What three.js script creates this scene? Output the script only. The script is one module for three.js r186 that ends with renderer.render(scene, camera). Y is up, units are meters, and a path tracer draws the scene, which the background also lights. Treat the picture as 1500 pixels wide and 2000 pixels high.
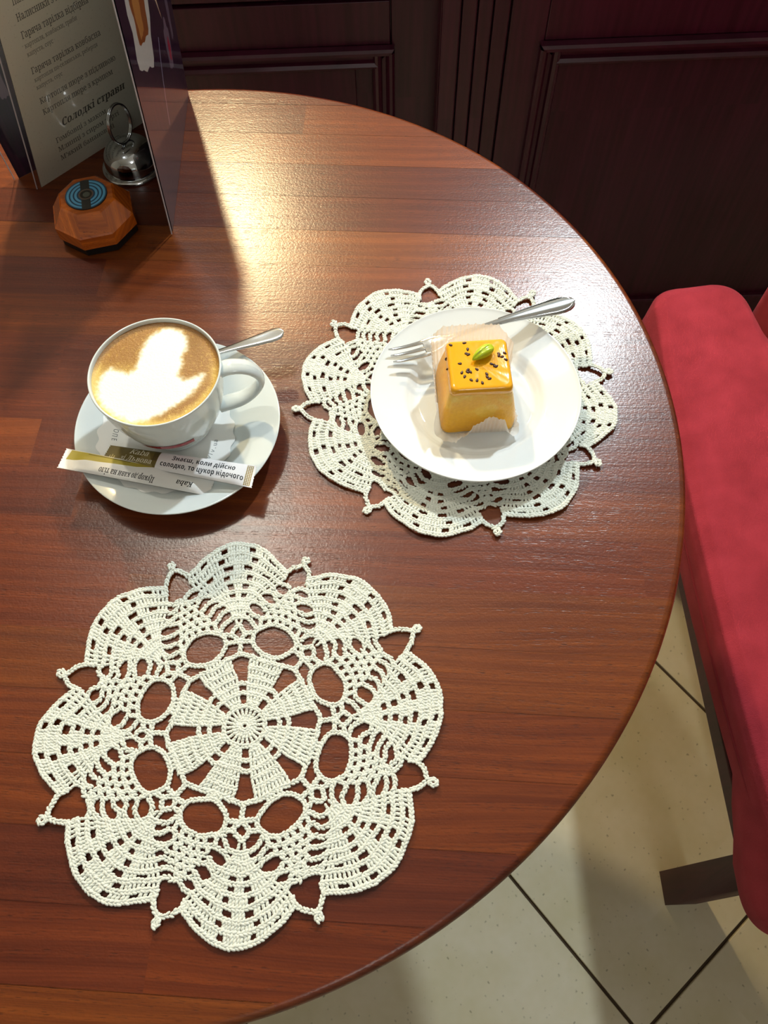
import * as THREE from 'three';
import { RoundedBoxGeometry } from 'three/addons/geometries/RoundedBoxGeometry.js';
import { mergeGeometries, toCreasedNormals } from 'three/addons/utils/BufferGeometryUtils.js';
import { ImprovedNoise } from 'three/addons/math/ImprovedNoise.js';

/* ------------------------------------------------------------------ camera, light, exposure */
const T = 0.75;                                   // height of the table top
const scene = new THREE.Scene();
scene.background = new THREE.Color(0x000000);
const camera = new THREE.PerspectiveCamera(67.0, 1500 / 2000, 0.02, 30);
camera.rotation.order = 'YXZ';
camera.position.set(0, T + 0.5023, 0);
camera.rotation.set(THREE.MathUtils.degToRad(-63.75), 0, THREE.MathUtils.degToRad(-2.25));
scene.add(camera);

const renderer = new THREE.WebGLRenderer({ antialias: true });
renderer.toneMapping = THREE.LinearToneMapping;
renderer.toneMappingExposure = 0.85;
renderer.shadowMap.enabled = true;

// the lamps: [place of the bulb, colour, candela, radius of the bulb, kind]
const LAMPS = [
  { at: [-0.36, T + 1.00, -1.59], color: [1.0, 0.79, 0.44], cd: 6.0, r: 0.034, kind: 'pendant' },
  { at: [0.62, T + 1.50, -1.60], color: [0.82, 0.945, 1.0], cd: 11, r: 0.045, kind: 'pendant' },
  { at: [-0.50, T + 1.985, -1.18], color: [1.0, 0.97, 0.84], cd: 3.3, r: 0.04, kind: 'spot' },
  { at: [0.35, T + 1.985, 1.30], color: [0.95, 0.98, 0.97], cd: 1.15, r: 0.20, kind: 'spot' },
];

/* ------------------------------------------------------------------ helpers */
let seed = 7;
const rnd = () => { seed = (seed * 1664525 + 1013904223) >>> 0; return seed / 4294967296; };
const rr = (a, b) => a + (b - a) * rnd();
const noise = new ImprovedNoise();
const N = (x, y, z = 0) => noise.noise(x, y, z);
const clamp = (x, a = 0, b = 1) => Math.min(b, Math.max(a, x));
const mix = (a, b, t) => a + (b - a) * t;
const smooth = (a, b, x) => { const t = clamp((x - a) / (b - a)); return t * t * (3 - 2 * t); };
const V = (x, y, z) => new THREE.Vector3(x, y, z);
const used = {};
function numbered(name) { const k = used[name] = (used[name] ?? -1) + 1; return k ? `${name}_${String(k).padStart(3, '0')}` : name; }
function obj(name, geos, mat, parent = scene) {
  let g = Array.isArray(geos) ? (geos.length > 1 ? mergeGeometries(geos.map((q) => { const e = q.index ? q.toNonIndexed() : q; for (const k of Object.keys(e.attributes)) if (!['position', 'normal', 'uv'].includes(k)) e.deleteAttribute(k); return e; })) : geos[0]) : geos;
  const m = new THREE.Mesh(g, mat);
  m.name = numbered(name); m.castShadow = true; m.receiveShadow = true;
  parent.add(m);
  return m;
}
function thing(name, label, category, [x, y, z] = [0, 0, 0], turn = 0, group) {
  const o = new THREE.Group(); o.name = numbered(name); scene.add(o);
  o.position.set(x, y, z); o.rotation.y = turn; o.userData = { label, category };
  if (group) o.userData.group = group;
  return o;
}
function tag(o, label, category, group) { o.userData = { label, category }; if (group) o.userData.group = group; return o; }
function struct(name, geos, mat, parent = scene) { const o = obj(name, geos, mat, parent); if (parent === scene) o.userData.kind = 'structure'; return o; }
const std = (o) => new THREE.MeshStandardMaterial(o);
const phy = (o) => new THREE.MeshPhysicalMaterial(o);
function box(w, h, d, x = 0, y = 0, z = 0, r = 0.003, seg = 2) {
  const g = r > 0 ? new RoundedBoxGeometry(w, h, d, seg, Math.min(r, w / 2.01, h / 2.01, d / 2.01)) : new THREE.BoxGeometry(w, h, d);
  return g.translate(x, y, z);
}
/** a surface over a grid: f(u, v) -> [x, y, z] */
function grid(nu, nv, f, closeU = false) {
  const p = [], uv = [], ix = [];
  for (let j = 0; j <= nv; j++) for (let i = 0; i <= nu; i++) { p.push(...f(i / nu, j / nv)); uv.push(i / nu, j / nv); }
  const w = nu + 1;
  for (let j = 0; j < nv; j++) for (let i = 0; i < nu; i++) { const a = j * w + i, b = a + 1, c = a + w, d = c + 1; ix.push(a, b, d, a, d, c); }
  const g = new THREE.BufferGeometry();
  g.setAttribute('position', new THREE.Float32BufferAttribute(p, 3));
  g.setAttribute('uv', new THREE.Float32BufferAttribute(uv, 2));
  g.setIndex(ix); g.computeVertexNormals();
  if (closeU) {                                    // same normals on both sides of the seam
    const n = g.attributes.normal;
    for (let j = 0; j <= nv; j++) {
      const a = j * w, b = a + nu, v = V(n.getX(a) + n.getX(b), n.getY(a) + n.getY(b), n.getZ(a) + n.getZ(b)).normalize();
      n.setXYZ(a, v.x, v.y, v.z); n.setXYZ(b, v.x, v.y, v.z);
    }
  }
  return g;
}
const lathe = (pts, seg = 96, a0 = 0, a1 = Math.PI * 2) => new THREE.LatheGeometry(pts.map(([x, y]) => new THREE.Vector2(x, y)), seg, a0, a1);
/** rounds a lathe profile with a spline through its points */
const curve2 = (pts, n = 60) => new THREE.SplineCurve(pts.map(([x, y]) => new THREE.Vector2(x, y))).getPoints(n).map((q) => [Math.max(q.x, 0), q.y]);
function tube(pts, r, seg = 40, rad = 10, closed = false) { return new THREE.TubeGeometry(new THREE.CatmullRomCurve3(pts.map((p) => V(...p)), closed), seg, r, rad, closed); }

/* ------------------------------------------------------------------ textures */
function dataTex(w, h, f, srgb) {
  const d = new Uint8Array(w * h * 4);
  for (let y = 0; y < h; y++) for (let x = 0; x < w; x++) {
    const c = f(x / w, y / h), k = (y * w + x) * 4;
    d[k] = clamp(c[0]) * 255; d[k + 1] = clamp(c[1]) * 255; d[k + 2] = clamp(c[2]) * 255; d[k + 3] = 255;
  }
  const t = new THREE.DataTexture(d, w, h, THREE.RGBAFormat);
  t.wrapS = t.wrapT = THREE.RepeatWrapping; t.magFilter = THREE.LinearFilter; t.minFilter = THREE.LinearMipmapLinearFilter; t.generateMipmaps = true;
  if (srgb) t.colorSpace = THREE.SRGBColorSpace;
  t.needsUpdate = true; return t;
}
function canvasTex(w, h, draw) {
  const c = document.createElement('canvas'); c.width = w; c.height = h;
  const x = c.getContext('2d'); draw(x, w, h);
  const t = new THREE.CanvasTexture(c); t.colorSpace = THREE.SRGBColorSpace; t.anisotropy = 8; return t;
}
const rep = (t, u, v) => { const c = t.clone(); c.repeat.set(u, v); c.needsUpdate = true; return c; };

// stained oak: 0.8 m along the grain by 0.2 m across
const WU = 0.8, WV = 0.2;
function woodTone(u, v) {
  const x = u * WU, y = v * WV;
  const wob = 0.012 * N(x * 2.2, y * 7, 3) + 0.004 * N(x * 7, y * 22, 8);
  const yy = y + wob;
  const ring = 0.5 + 0.5 * Math.sin(yy * 620 + 2.6 * N(x * 3, yy * 40, 1));
  const band = N(x * 1.6, yy * 60, 5);
  const fine = N(x * 14, yy * 900, 2) + 0.6 * N(x * 30, yy * 2100, 9);
  const poreN = N(x * 120, y * 1900 + 30 * wob, 14) + 0.35 * N(x * 300, y * 3000, 15);
  const pore = smooth(0.26, 0.56, poreN) * smooth(-0.25, 0.35, N(x * 5, yy * 70, 21) + 0.5 * ring - 0.15);
  const patch = N(x * 7, y * 16, 31);
  return { ring, band, fine, pore, patch };
}
const woodMap = dataTex(2048, 1024, (u, v) => {
  const w = woodTone(u, v);
  let t = 0.58 + 0.22 * (w.ring - 0.5) + 0.36 * w.band + 0.26 * w.fine + 0.14 * w.patch;
  t = clamp(t); const p = w.pore * 0.62;
  const l = [mix(0.60, 1.0, t), mix(0.50, 1.0, t), mix(0.54, 0.96, t)];
  return [mix(l[0], 0.46, p), mix(l[1], 0.42, p), mix(l[2], 0.46, p)];
}, true);
const woodBump = dataTex(2048, 1024, (u, v) => {
  const w = woodTone(u, v), x = u * WU, y = v * WV;
  const peel = 0.11 * N(x * 420, y * 420, 40) + 0.10 * N(x * 900, y * 900, 44);
  const h = 0.72 + peel + 0.06 * w.fine - 0.15 * w.pore;
  return [h, h, h];
});
const veinMap = dataTex(512, 512, (u, v) => {            // vertical grain of the wainscot: 0.5 m square
  const x = u * 0.5, y = v * 0.5;
  const t = clamp(0.6 + 0.3 * N(x * 160, y * 5, 2) + 0.25 * N(x * 30, y * 3, 7) + 0.14 * N(x * 700, y * 30, 5));
  return [mix(0.55, 1, t), mix(0.45, 1, t), mix(0.5, 1, t)];
}, true);
const tileMap = dataTex(1024, 1024, (u, v) => {          // 1.6 m square: cream stoneware, clouded and speckled
  const x = u * 1.6, y = v * 1.6;
  const c = 0.5 + 0.34 * N(x * 7, y * 7, 1) + 0.22 * N(x * 22, y * 22, 4) + 0.10 * N(x * 90, y * 90, 6);
  const s = smooth(0.52, 0.7, N(x * 210, y * 210, 9)) * 0.28, k = clamp(c);
  return [mix(0.88, 0.99, k) - s, mix(0.86, 0.98, k) - s, mix(0.74, 0.96, k) - s];
}, true);
const velvetMap = dataTex(1024, 1024, (u, v) => {        // 0.5 m square: brushed nap lying in different directions
  const x = u * 0.5, y = v * 0.5;
  const n = 0.55 + 0.42 * N(x * 22, y * 22, 1) + 0.24 * N(x * 60, y * 60, 2) + 0.12 * N(x * 500, y * 500, 3) + 0.1 * N(x * 1100, y * 1100, 4);
  const k = clamp(n);
  return [mix(0.80, 1, k), mix(0.66, 1, k), mix(0.70, 1, k)];
}, true);
const fuzzBump = dataTex(512, 512, (u, v) => { const h = 0.5 + 0.3 * N(u * 90, v * 90, 1) + 0.3 * N(u * 190, v * 190, 2); return [h, h, h]; });

/* ------------------------------------------------------------------ materials */
const wood = (r, g, b, rough = 0.28) => phy({ color: new THREE.Color().setRGB(r, g, b), map: woodMap, bumpMap: woodBump, bumpScale: 0.00026, roughness: rough, specularIntensity: 1, ior: 1.5 });
const M = {
  planks: [[0.182, 0.036, 0.007], [0.158, 0.030, 0.008], [0.205, 0.045, 0.008], [0.140, 0.027, 0.009], [0.190, 0.037, 0.007], [0.222, 0.055, 0.008]].map((c) => wood(...c)),
  rim: wood(0.20, 0.045, 0.016, 0.3),
  darkWood: phy({ color: new THREE.Color().setRGB(0.092, 0.011, 0.034), map: veinMap, roughness: 0.34 }),
  frameWood: phy({ color: new THREE.Color().setRGB(0.090, 0.013, 0.018), map: rep(veinMap, 1, 1), specularIntensity: 0.5, roughness: 0.5 }),
  porcelain: phy({ color: 0xdbe2e2, roughness: 0.09, ior: 1.52, clearcoat: 0.5, clearcoatRoughness: 0.04 }),
  plate: phy({ color: 0xe9eef0, roughness: 0.1, ior: 1.52, clearcoat: 0.5, clearcoatRoughness: 0.04 }),
  steel: std({ color: 0xd4d6d8, metalness: 1, roughness: 0.14 }),
  chrome: std({ color: 0xc9cccf, metalness: 1, roughness: 0.05 }),
  cotton: std({ color: 0xf1f4ea, roughness: 0.92, bumpMap: rep(fuzzBump, 2, 2), bumpScale: 0.0001 }),
  velvet: phy({ color: new THREE.Color().setRGB(0.42, 0.030, 0.050), map: velvetMap, bumpMap: rep(fuzzBump, 8, 8), bumpScale: 0.0006, roughness: 0.95, sheen: 0.35, sheenRoughness: 0.5, sheenColor: new THREE.Color(0.7, 0.18, 0.20) }),
  tile: std({ color: new THREE.Color().setRGB(0.74, 0.69, 0.57), map: tileMap, roughness: 0.42 }),
  grout: std({ color: 0x4a3b2a, roughness: 0.95 }),
  plaster: std({ color: 0x9c978f, roughness: 0.95 }),
  ceiling: std({ color: 0xe0dedb, roughness: 0.95 }),
  black: std({ color: 0x0a0a0d, roughness: 0.45 }),
  brass: std({ color: 0x8a6a3a, metalness: 1, roughness: 0.35 }),
  clear: phy({ color: 0xffffff, transmission: 1, thickness: 0, roughness: 0.04, ior: 1.49 }),
};

/* ------------------------------------------------------------------ the room */
const X0 = -2.4, X1 = 2.4, Z0 = -3.0, Z1 = 2.2, HC = 2.75;
{
  const slab = struct('floor', new THREE.BoxGeometry(X1 - X0 + 0.4, 0.1, Z1 - Z0 + 0.4).translate((X0 + X1) / 2, -0.0545, (Z0 + Z1) / 2), M.grout);
  const S = 0.4037, e1 = [0.7889, -0.6145], e2 = [0.6145, 0.7889], o1 = 0.139, o2 = 0.3416, gap = 0.0045;
  const shapes = [];
  for (let k = 0; k < 4; k++) {
    const g = new RoundedBoxGeometry(S - gap, 0.009, S - gap, 1, 0.0015), p = g.attributes.position, uv = g.attributes.uv, a = rr(0, 1), b = rr(0, 1);
    for (let i = 0; i < p.count; i++) uv.setXY(i, a + p.getX(i) / 1.6, b + p.getZ(i) / 1.6);
    shapes.push(g);
  }
  for (let i = -9; i <= 9; i++) for (let j = -10; j <= 9; j++) {
    const a = o1 + (i + 0.5) * S, b = o2 + (j + 0.5) * S, x = a * e1[0] + b * e2[0], z = a * e1[1] + b * e2[1];
    if (x < X0 + 0.26 || x > X1 - 0.26 || z < Z0 + 0.26 || z > Z1 - 0.26) continue;
    const t = obj('floor_tile', shapes[(i * 3 + j * 5 + 90) % 4], M.tile, slab);
    t.position.set(x, -0.0045, z); t.rotation.y = Math.atan2(0.6145, 0.7889);
  }
  struct('ceiling', new THREE.BoxGeometry(X1 - X0 + 0.4, 0.1, Z1 - Z0 + 0.4).translate(0, HC + 0.05, (Z0 + Z1) / 2), M.ceiling);
  struct('wall_left', new THREE.BoxGeometry(0.12, HC + 0.1, Z1 - Z0).translate(X0 - 0.06, HC / 2, (Z0 + Z1) / 2), M.plaster);
  struct('wall_right', new THREE.BoxGeometry(0.12, HC + 0.1, Z1 - Z0).translate(X1 + 0.06, HC / 2, (Z0 + Z1) / 2), M.plaster);
  struct('wall_back', new THREE.BoxGeometry(X1 - X0 + 0.24, HC + 0.1, 0.12).translate(0, HC / 2, Z0 - 0.06), M.plaster);
  struct('wall_front', new THREE.BoxGeometry(X1 - X0 + 0.24, HC + 0.1, 0.12).translate(0, HC / 2, Z1 + 0.06), M.plaster);
}

/* ------------------------------------------------------------------ panelled partition behind the table */
/** a straight moulding: profile [out, up] swept along x, mitred at both ends */
function moulding(x0, x1, y, z, prof, m0 = 0, m1 = 0) {
  return grid(1, prof.length - 1, (u, v) => { const [o, h] = prof[Math.round(v * (prof.length - 1))]; return [mix(x0 + m0 * h, x1 + m1 * h, u), y + h, z + o]; }).toNonIndexed();
}
function uprightMoulding(y0, y1, x, z, prof, side) {
  return grid(prof.length - 1, 1, (u, v) => { const [o, h] = prof[Math.round(u * (prof.length - 1))]; return [x - side * h, mix(y0 + h, y1, v), z + o]; }).toNonIndexed();
}
function boxUV(g, s = 0.5) {
  const p = g.attributes.position, n = g.attributes.normal, uv = new Float32Array(p.count * 2);
  for (let i = 0; i < p.count; i++) {
    const ax = Math.abs(n.getX(i)), ay = Math.abs(n.getY(i)), az = Math.abs(n.getZ(i));
    const [a, b] = ay > ax && ay > az ? [p.getX(i), p.getZ(i)] : ax > az ? [p.getZ(i), p.getY(i)] : [p.getX(i), p.getY(i)];
    uv[i * 2] = a / s; uv[i * 2 + 1] = b / s;
  }
  g.setAttribute('uv', new THREE.BufferAttribute(uv, 2)); return g;
}
// profile of the panel moulding, from its outer edge inwards (out, up)
const PROF = [[0, 0.006], [0.010, 0.005], [0.013, 0.002], [0.013, -0.002], [0.008, -0.005], [0.004, -0.007], [0.004, -0.012], [0.009, -0.014], [0.012, -0.018], [0.010, -0.022], [0.003, -0.025], [-0.004, -0.026]];
function flatTop(g) { const p = g.attributes.position, n = g.attributes.normal; let hi = -9; for (let i = 0; i < p.count; i++) hi = Math.max(hi, p.getY(i)); for (let i = 0; i < p.count; i++) if (p.getY(i) > hi - 1e-5) n.setXYZ(i, 0, 1, 0); return g; }
function napUV(g, s = 0.5) { const p = g.attributes.position, uv = new Float32Array(p.count * 2); for (let i = 0; i < p.count; i++) { uv[2 * i] = (p.getX(i) - p.getY(i)) / s; uv[2 * i + 1] = (p.getZ(i) + 0.3 * p.getY(i)) / s; } g.setAttribute('uv', new THREE.BufferAttribute(uv, 2)); return g; }
const smoothed = (g) => { g.deleteAttribute('normal'); g.computeVertexNormals(); return g; };
{
  const D = M.darkWood, TOP = 0.87;
  // right-hand section, a little in front of the left-hand one
  const zr = -1.0;
  const r = struct('wall_partition_right', boxUV(box(2.30, TOP, 0.05, 0.098 + 1.15, TOP / 2, zr - 0.037, 0.002)), D);
  // fluted stile: five flat fillets with grooves between them
  const flutes = [0.098, 0.1235, 0.1440, 0.1640, 0.1860];
  for (let k = 0; k < 4; k++) obj('fillet', boxUV(box(flutes[k + 1] - flutes[k] - 0.0018, TOP - 0.02, 0.014, (flutes[k] + flutes[k + 1]) / 2, TOP / 2, zr - 0.006, 0.002)), D, r);
  obj('stile', boxUV(box(0.048, TOP - 0.02, 0.012, 0.2115, TOP / 2, zr - 0.006, 0.0015)), D, r);
  const yr = T - 0.147, xr = 0.236;
  obj('rail', boxUV(box(2.1, TOP - yr - 0.012, 0.012, xr + 1.05, (TOP + yr) / 2, zr - 0.006, 0.0015)), D, r);
  obj('panel', boxUV(box(2.0, yr - 0.12, 0.012, xr + 1.02, (yr + 0.06) / 2 + 0.0, zr - 0.012, 0.002)), D, r);
  obj('moulding', [smoothed(moulding(xr, xr + 2.1, yr, zr, PROF, -1)), smoothed(uprightMoulding(0.1, yr, xr, zr, PROF, 1).scale(1, 1, 1))], D, r);
  obj('cap', boxUV(box(2.32, 0.03, 0.11, 0.098 + 1.16, TOP + 0.014, zr - 0.03, 0.006)), D, r);
  obj('skirting', boxUV(box(2.3, 0.1, 0.02, 0.098 + 1.15, 0.05, zr - 0.006, 0.004)), D, r);
  // left-hand section
  const zl = -1.05;
  const l = struct('wall_partition_left', boxUV(box(2.49, TOP, 0.05, 0.125 - 1.245, TOP / 2, zl - 0.037, 0.002)), D);
  const yl = T - 0.176, xl = 0.034;
  obj('stile', boxUV(box(0.085, TOP - 0.02, 0.012, xl + 0.0445, TOP / 2, zl - 0.006, 0.0015)), D, l);
  obj('rail', boxUV(box(2.36, 0.058, 0.012, xl - 1.18, yl + 0.035, zl - 0.006, 0.0015)), D, l);
  obj('rail', boxUV(box(2.36, TOP - (T - 0.105), 0.016, xl - 1.18, (TOP + T - 0.105) / 2, zl - 0.004, 0.003)), D, l);
  obj('panel', boxUV(box(2.3, yl - 0.12, 0.012, xl - 1.2, (yl + 0.06) / 2, zl - 0.012, 0.002)), D, l);
  obj('moulding', [smoothed(moulding(xl - 2.3, xl, yl, zl, PROF, 0, 1)), smoothed(uprightMoulding(0.1, yl, xl, zl, PROF, -1))], D, l);
  obj('cap', boxUV(box(2.46, 0.03, 0.11, 0.085 - 1.23, TOP + 0.014, zl - 0.03, 0.006)), D, l);
  obj('skirting', boxUV(box(2.45, 0.1, 0.02, 0.085 - 1.225, 0.05, zl - 0.006, 0.004)), D, l);
}

/* ------------------------------------------------------------------ lamps */
{
  const glow = (c, k) => std({ color: 0x222222, emissive: new THREE.Color(c[0], c[1], c[2]), emissiveIntensity: k, roughness: 0.5 });
  LAMPS.forEach((l, i) => {
    const [x, y, z] = l.at;
    const light = new THREE.PointLight(new THREE.Color(...l.color), l.cd, 0, 2);
    light.castShadow = true; light.shadow.radius = l.r / 0.02; light.shadow.mapSize.set(2048, 2048); light.shadow.bias = -0.0004; light.shadow.camera.near = 0.05;
    if (l.kind === 'pendant') {
      const t = thing('pendant_lamp', i ? 'brass pendant lamp with a cool bulb hanging beyond the right wall section' : 'brass pendant lamp with a warm bulb hanging beyond the menu stand', 'lamp', [x, y, z]);
      obj('bulb', new THREE.SphereGeometry(l.r * 1.25, 24, 16), glow(l.color, 6), t);
      obj('socket', lathe([[0, 0.075], [0.016, 0.075], [0.018, 0.03], [0.012, 0.028], [0, 0.028]], 24), M.brass, t);
      obj('lamp_shade', lathe([[0.014, 0.072], [0.05, 0.066], [0.09, 0.05], [0.115, 0.03], [0.112, 0.029], [0.088, 0.047], [0.05, 0.062], [0.014, 0.068]], 48), M.brass, t);
      obj('cord', new THREE.CylinderGeometry(0.003, 0.003, HC - y - 0.075, 8).translate(0, (HC - y + 0.075) / 2, 0), M.black, t);
      light.position.set(x, y, z); scene.add(light);
    } else {
      const t = thing('ceiling_lamp', i === 2 ? 'small round warm ceiling spot above the partition' : 'round ceiling lamp over the guest side of the table', 'lamp', [x, HC, z]);
      obj('fitting', lathe([[l.r, 0], [l.r + 0.015, 0], [l.r + 0.015, -0.008], [l.r, -0.012], [l.r - 0.004, -0.004]], 40), M.ceiling, t);
      obj('diffuser', new THREE.CylinderGeometry(l.r, l.r, 0.003, 40).translate(0, -0.0025, 0), glow(l.color, 1.2), t);
      light.position.set(x, y - 0.03 - (i === 3 ? 0.2 : 0.02), z); scene.add(light);
    }
  });
}

/* ------------------------------------------------------------------ table of edge-glued oak staves */
const TC = [-0.1714, -0.3293], TR = 0.4;
{
  const t = thing('table', 'round table of reddish brown stained oak staves carrying the coffee and cake', 'table', [TC[0], 0, TC[1]], -Math.atan2(0.0925, 0.9957));
  const TH = 0.03, E = 0.006, Rb = TR - E;
  const board = obj('tabletop', lathe([[0, T - 0.002], [Rb - 0.002, T - 0.002], [Rb - 0.002, T - TH], [0, T - TH]], 96), M.rim, t);
  const W = 0.0414, V0 = -0.0022;
  const edge = []; // rounded edge profile: [radius, height]
  for (let i = 0; i <= 6; i++) { const a = i / 6 * Math.PI / 2; edge.push([Rb + E * Math.sin(a), T - E + E * Math.cos(a)]); }
  edge.push([TR, T - TH + 0.005], [TR - 0.002, T - TH + 0.0015], [TR - 0.006, T - TH]);
  let row = 0;
  for (let k = -10; k <= 9; k++, row++) {
    const v0 = Math.max(V0 + k * W, -Rb), v1 = Math.min(V0 + (k + 1) * W, Rb);
    if (v1 - v0 < 0.001) continue;
    const half = Math.sqrt(Rb * Rb - Math.min(Math.abs(v0), Math.abs(v1), v0 * v1 < 0 ? 0 : 9) ** 2);
    // where the staves of this row butt together
    let joints = [];
    if (k === -9) joints = [0.077]; else if (k === 2) joints = [-0.16, 0.3605]; else { let u = -half + rr(0.18, 0.42); while (u < half - 0.14) { joints.push(u); u += rr(0.34, 0.55); } }
    const cuts = [-9, ...joints, 9];
    for (let s = 0; s + 1 < cuts.length; s++) {
      const c0 = cuts[s], c1 = cuts[s + 1], pos = [], uv = [], nor = [], ix = [];
      const ou = rr(0, 0.2) - (c0 < -1 ? -half : c0), ov = rr(0, 0.2);
      const put = (x, y, z, nx, ny, nz, a, b) => { pos.push(x, y, z); nor.push(nx, ny, nz); uv.push((a + ou) / WU, (b + ov) / WV); return pos.length / 3 - 1; };
      const n = 24, g = 0.0003;
      const rows = [[v0, -0.00005], [v0 + g, 0]];
      for (let i = 1; i < n; i++) rows.push([mix(v0, v1, k < -4 || k > 3 ? 0.5 - 0.5 * Math.cos(Math.PI * i / n) : i / n), 0]);
      rows.push([v1 - g, 0], [v1, -0.00005]);
      let last = null;
      for (const [v, dy] of rows) {
        const h = Math.sqrt(Math.max(0, Rb * Rb - v * v)), a = Math.max(c0, -h), b = Math.min(c1, h);
        if (b <= a) { last = null; continue; }
        const i0 = put(a, T + dy, v, 0, 1, 0, a, v), i1 = put(b, T + dy, v, 0, 1, 0, b, v);
        if (last) ix.push(last[0], i0, last[1], last[1], i0, i1);
        last = [i0, i1];
      }
      for (const side of [-1, 1]) {                 // the part of the rounded table edge that belongs to this stave
        const a0 = Math.asin(clamp(v0 / Rb, -1, 1)), a1 = Math.asin(clamp(v1 / Rb, -1, 1)), m = 20; let prev = null;
        for (let i = 0; i <= m; i++) {
          const a = mix(a0, a1, i / m), u = side * Rb * Math.cos(a);
          if (u < c0 - 0.0005 || u > c1 + 0.0005) { prev = null; continue; }
          const ring = edge.map(([r, y], j) => {
            const q = edge[Math.min(j + 1, edge.length - 1)], o = edge[Math.max(j - 1, 0)]; let nx = -(q[1] - o[1]), ny = q[0] - o[0]; const L = Math.hypot(nx, ny) || 1; nx /= L; ny /= L;
            if (j === 0) { nx = 0; ny = 1; }
            return put(side * r * Math.cos(a), y, r * Math.sin(a), nx * side * Math.cos(a), ny, nx * Math.sin(a), side * r * Math.cos(a) + (T - y), r * Math.sin(a));
          });
          if (prev) for (let j = 0; j + 1 < ring.length; j++) { const f = side > 0 ? [prev[j], ring[j], ring[j + 1], prev[j], ring[j + 1], prev[j + 1]] : [prev[j], ring[j + 1], ring[j], prev[j], prev[j + 1], ring[j + 1]]; ix.push(...f); }
          prev = ring;
        }
      }
      if (!ix.length) continue;
      const geo = new THREE.BufferGeometry();
      geo.setAttribute('position', new THREE.Float32BufferAttribute(pos, 3)); geo.setAttribute('normal', new THREE.Float32BufferAttribute(nor, 3)); geo.setAttribute('uv', new THREE.Float32BufferAttribute(uv, 2)); geo.setIndex(ix);
      obj('stave', geo, M.planks[Math.floor(rnd() * M.planks.length)], board);
    }
  }
  obj('column', lathe(curve2([[0.10, 0.05], [0.06, 0.07], [0.04, 0.16], [0.045, 0.4], [0.04, 0.62], [0.07, 0.69], [0.09, T - TH]]), 40), M.frameWood, t);
  obj('base', lathe([[0, 0.0], [0.2, 0.0], [0.205, 0.012], [0.19, 0.03], [0.11, 0.055], [0, 0.06]], 48), M.frameWood, t);
}

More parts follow.
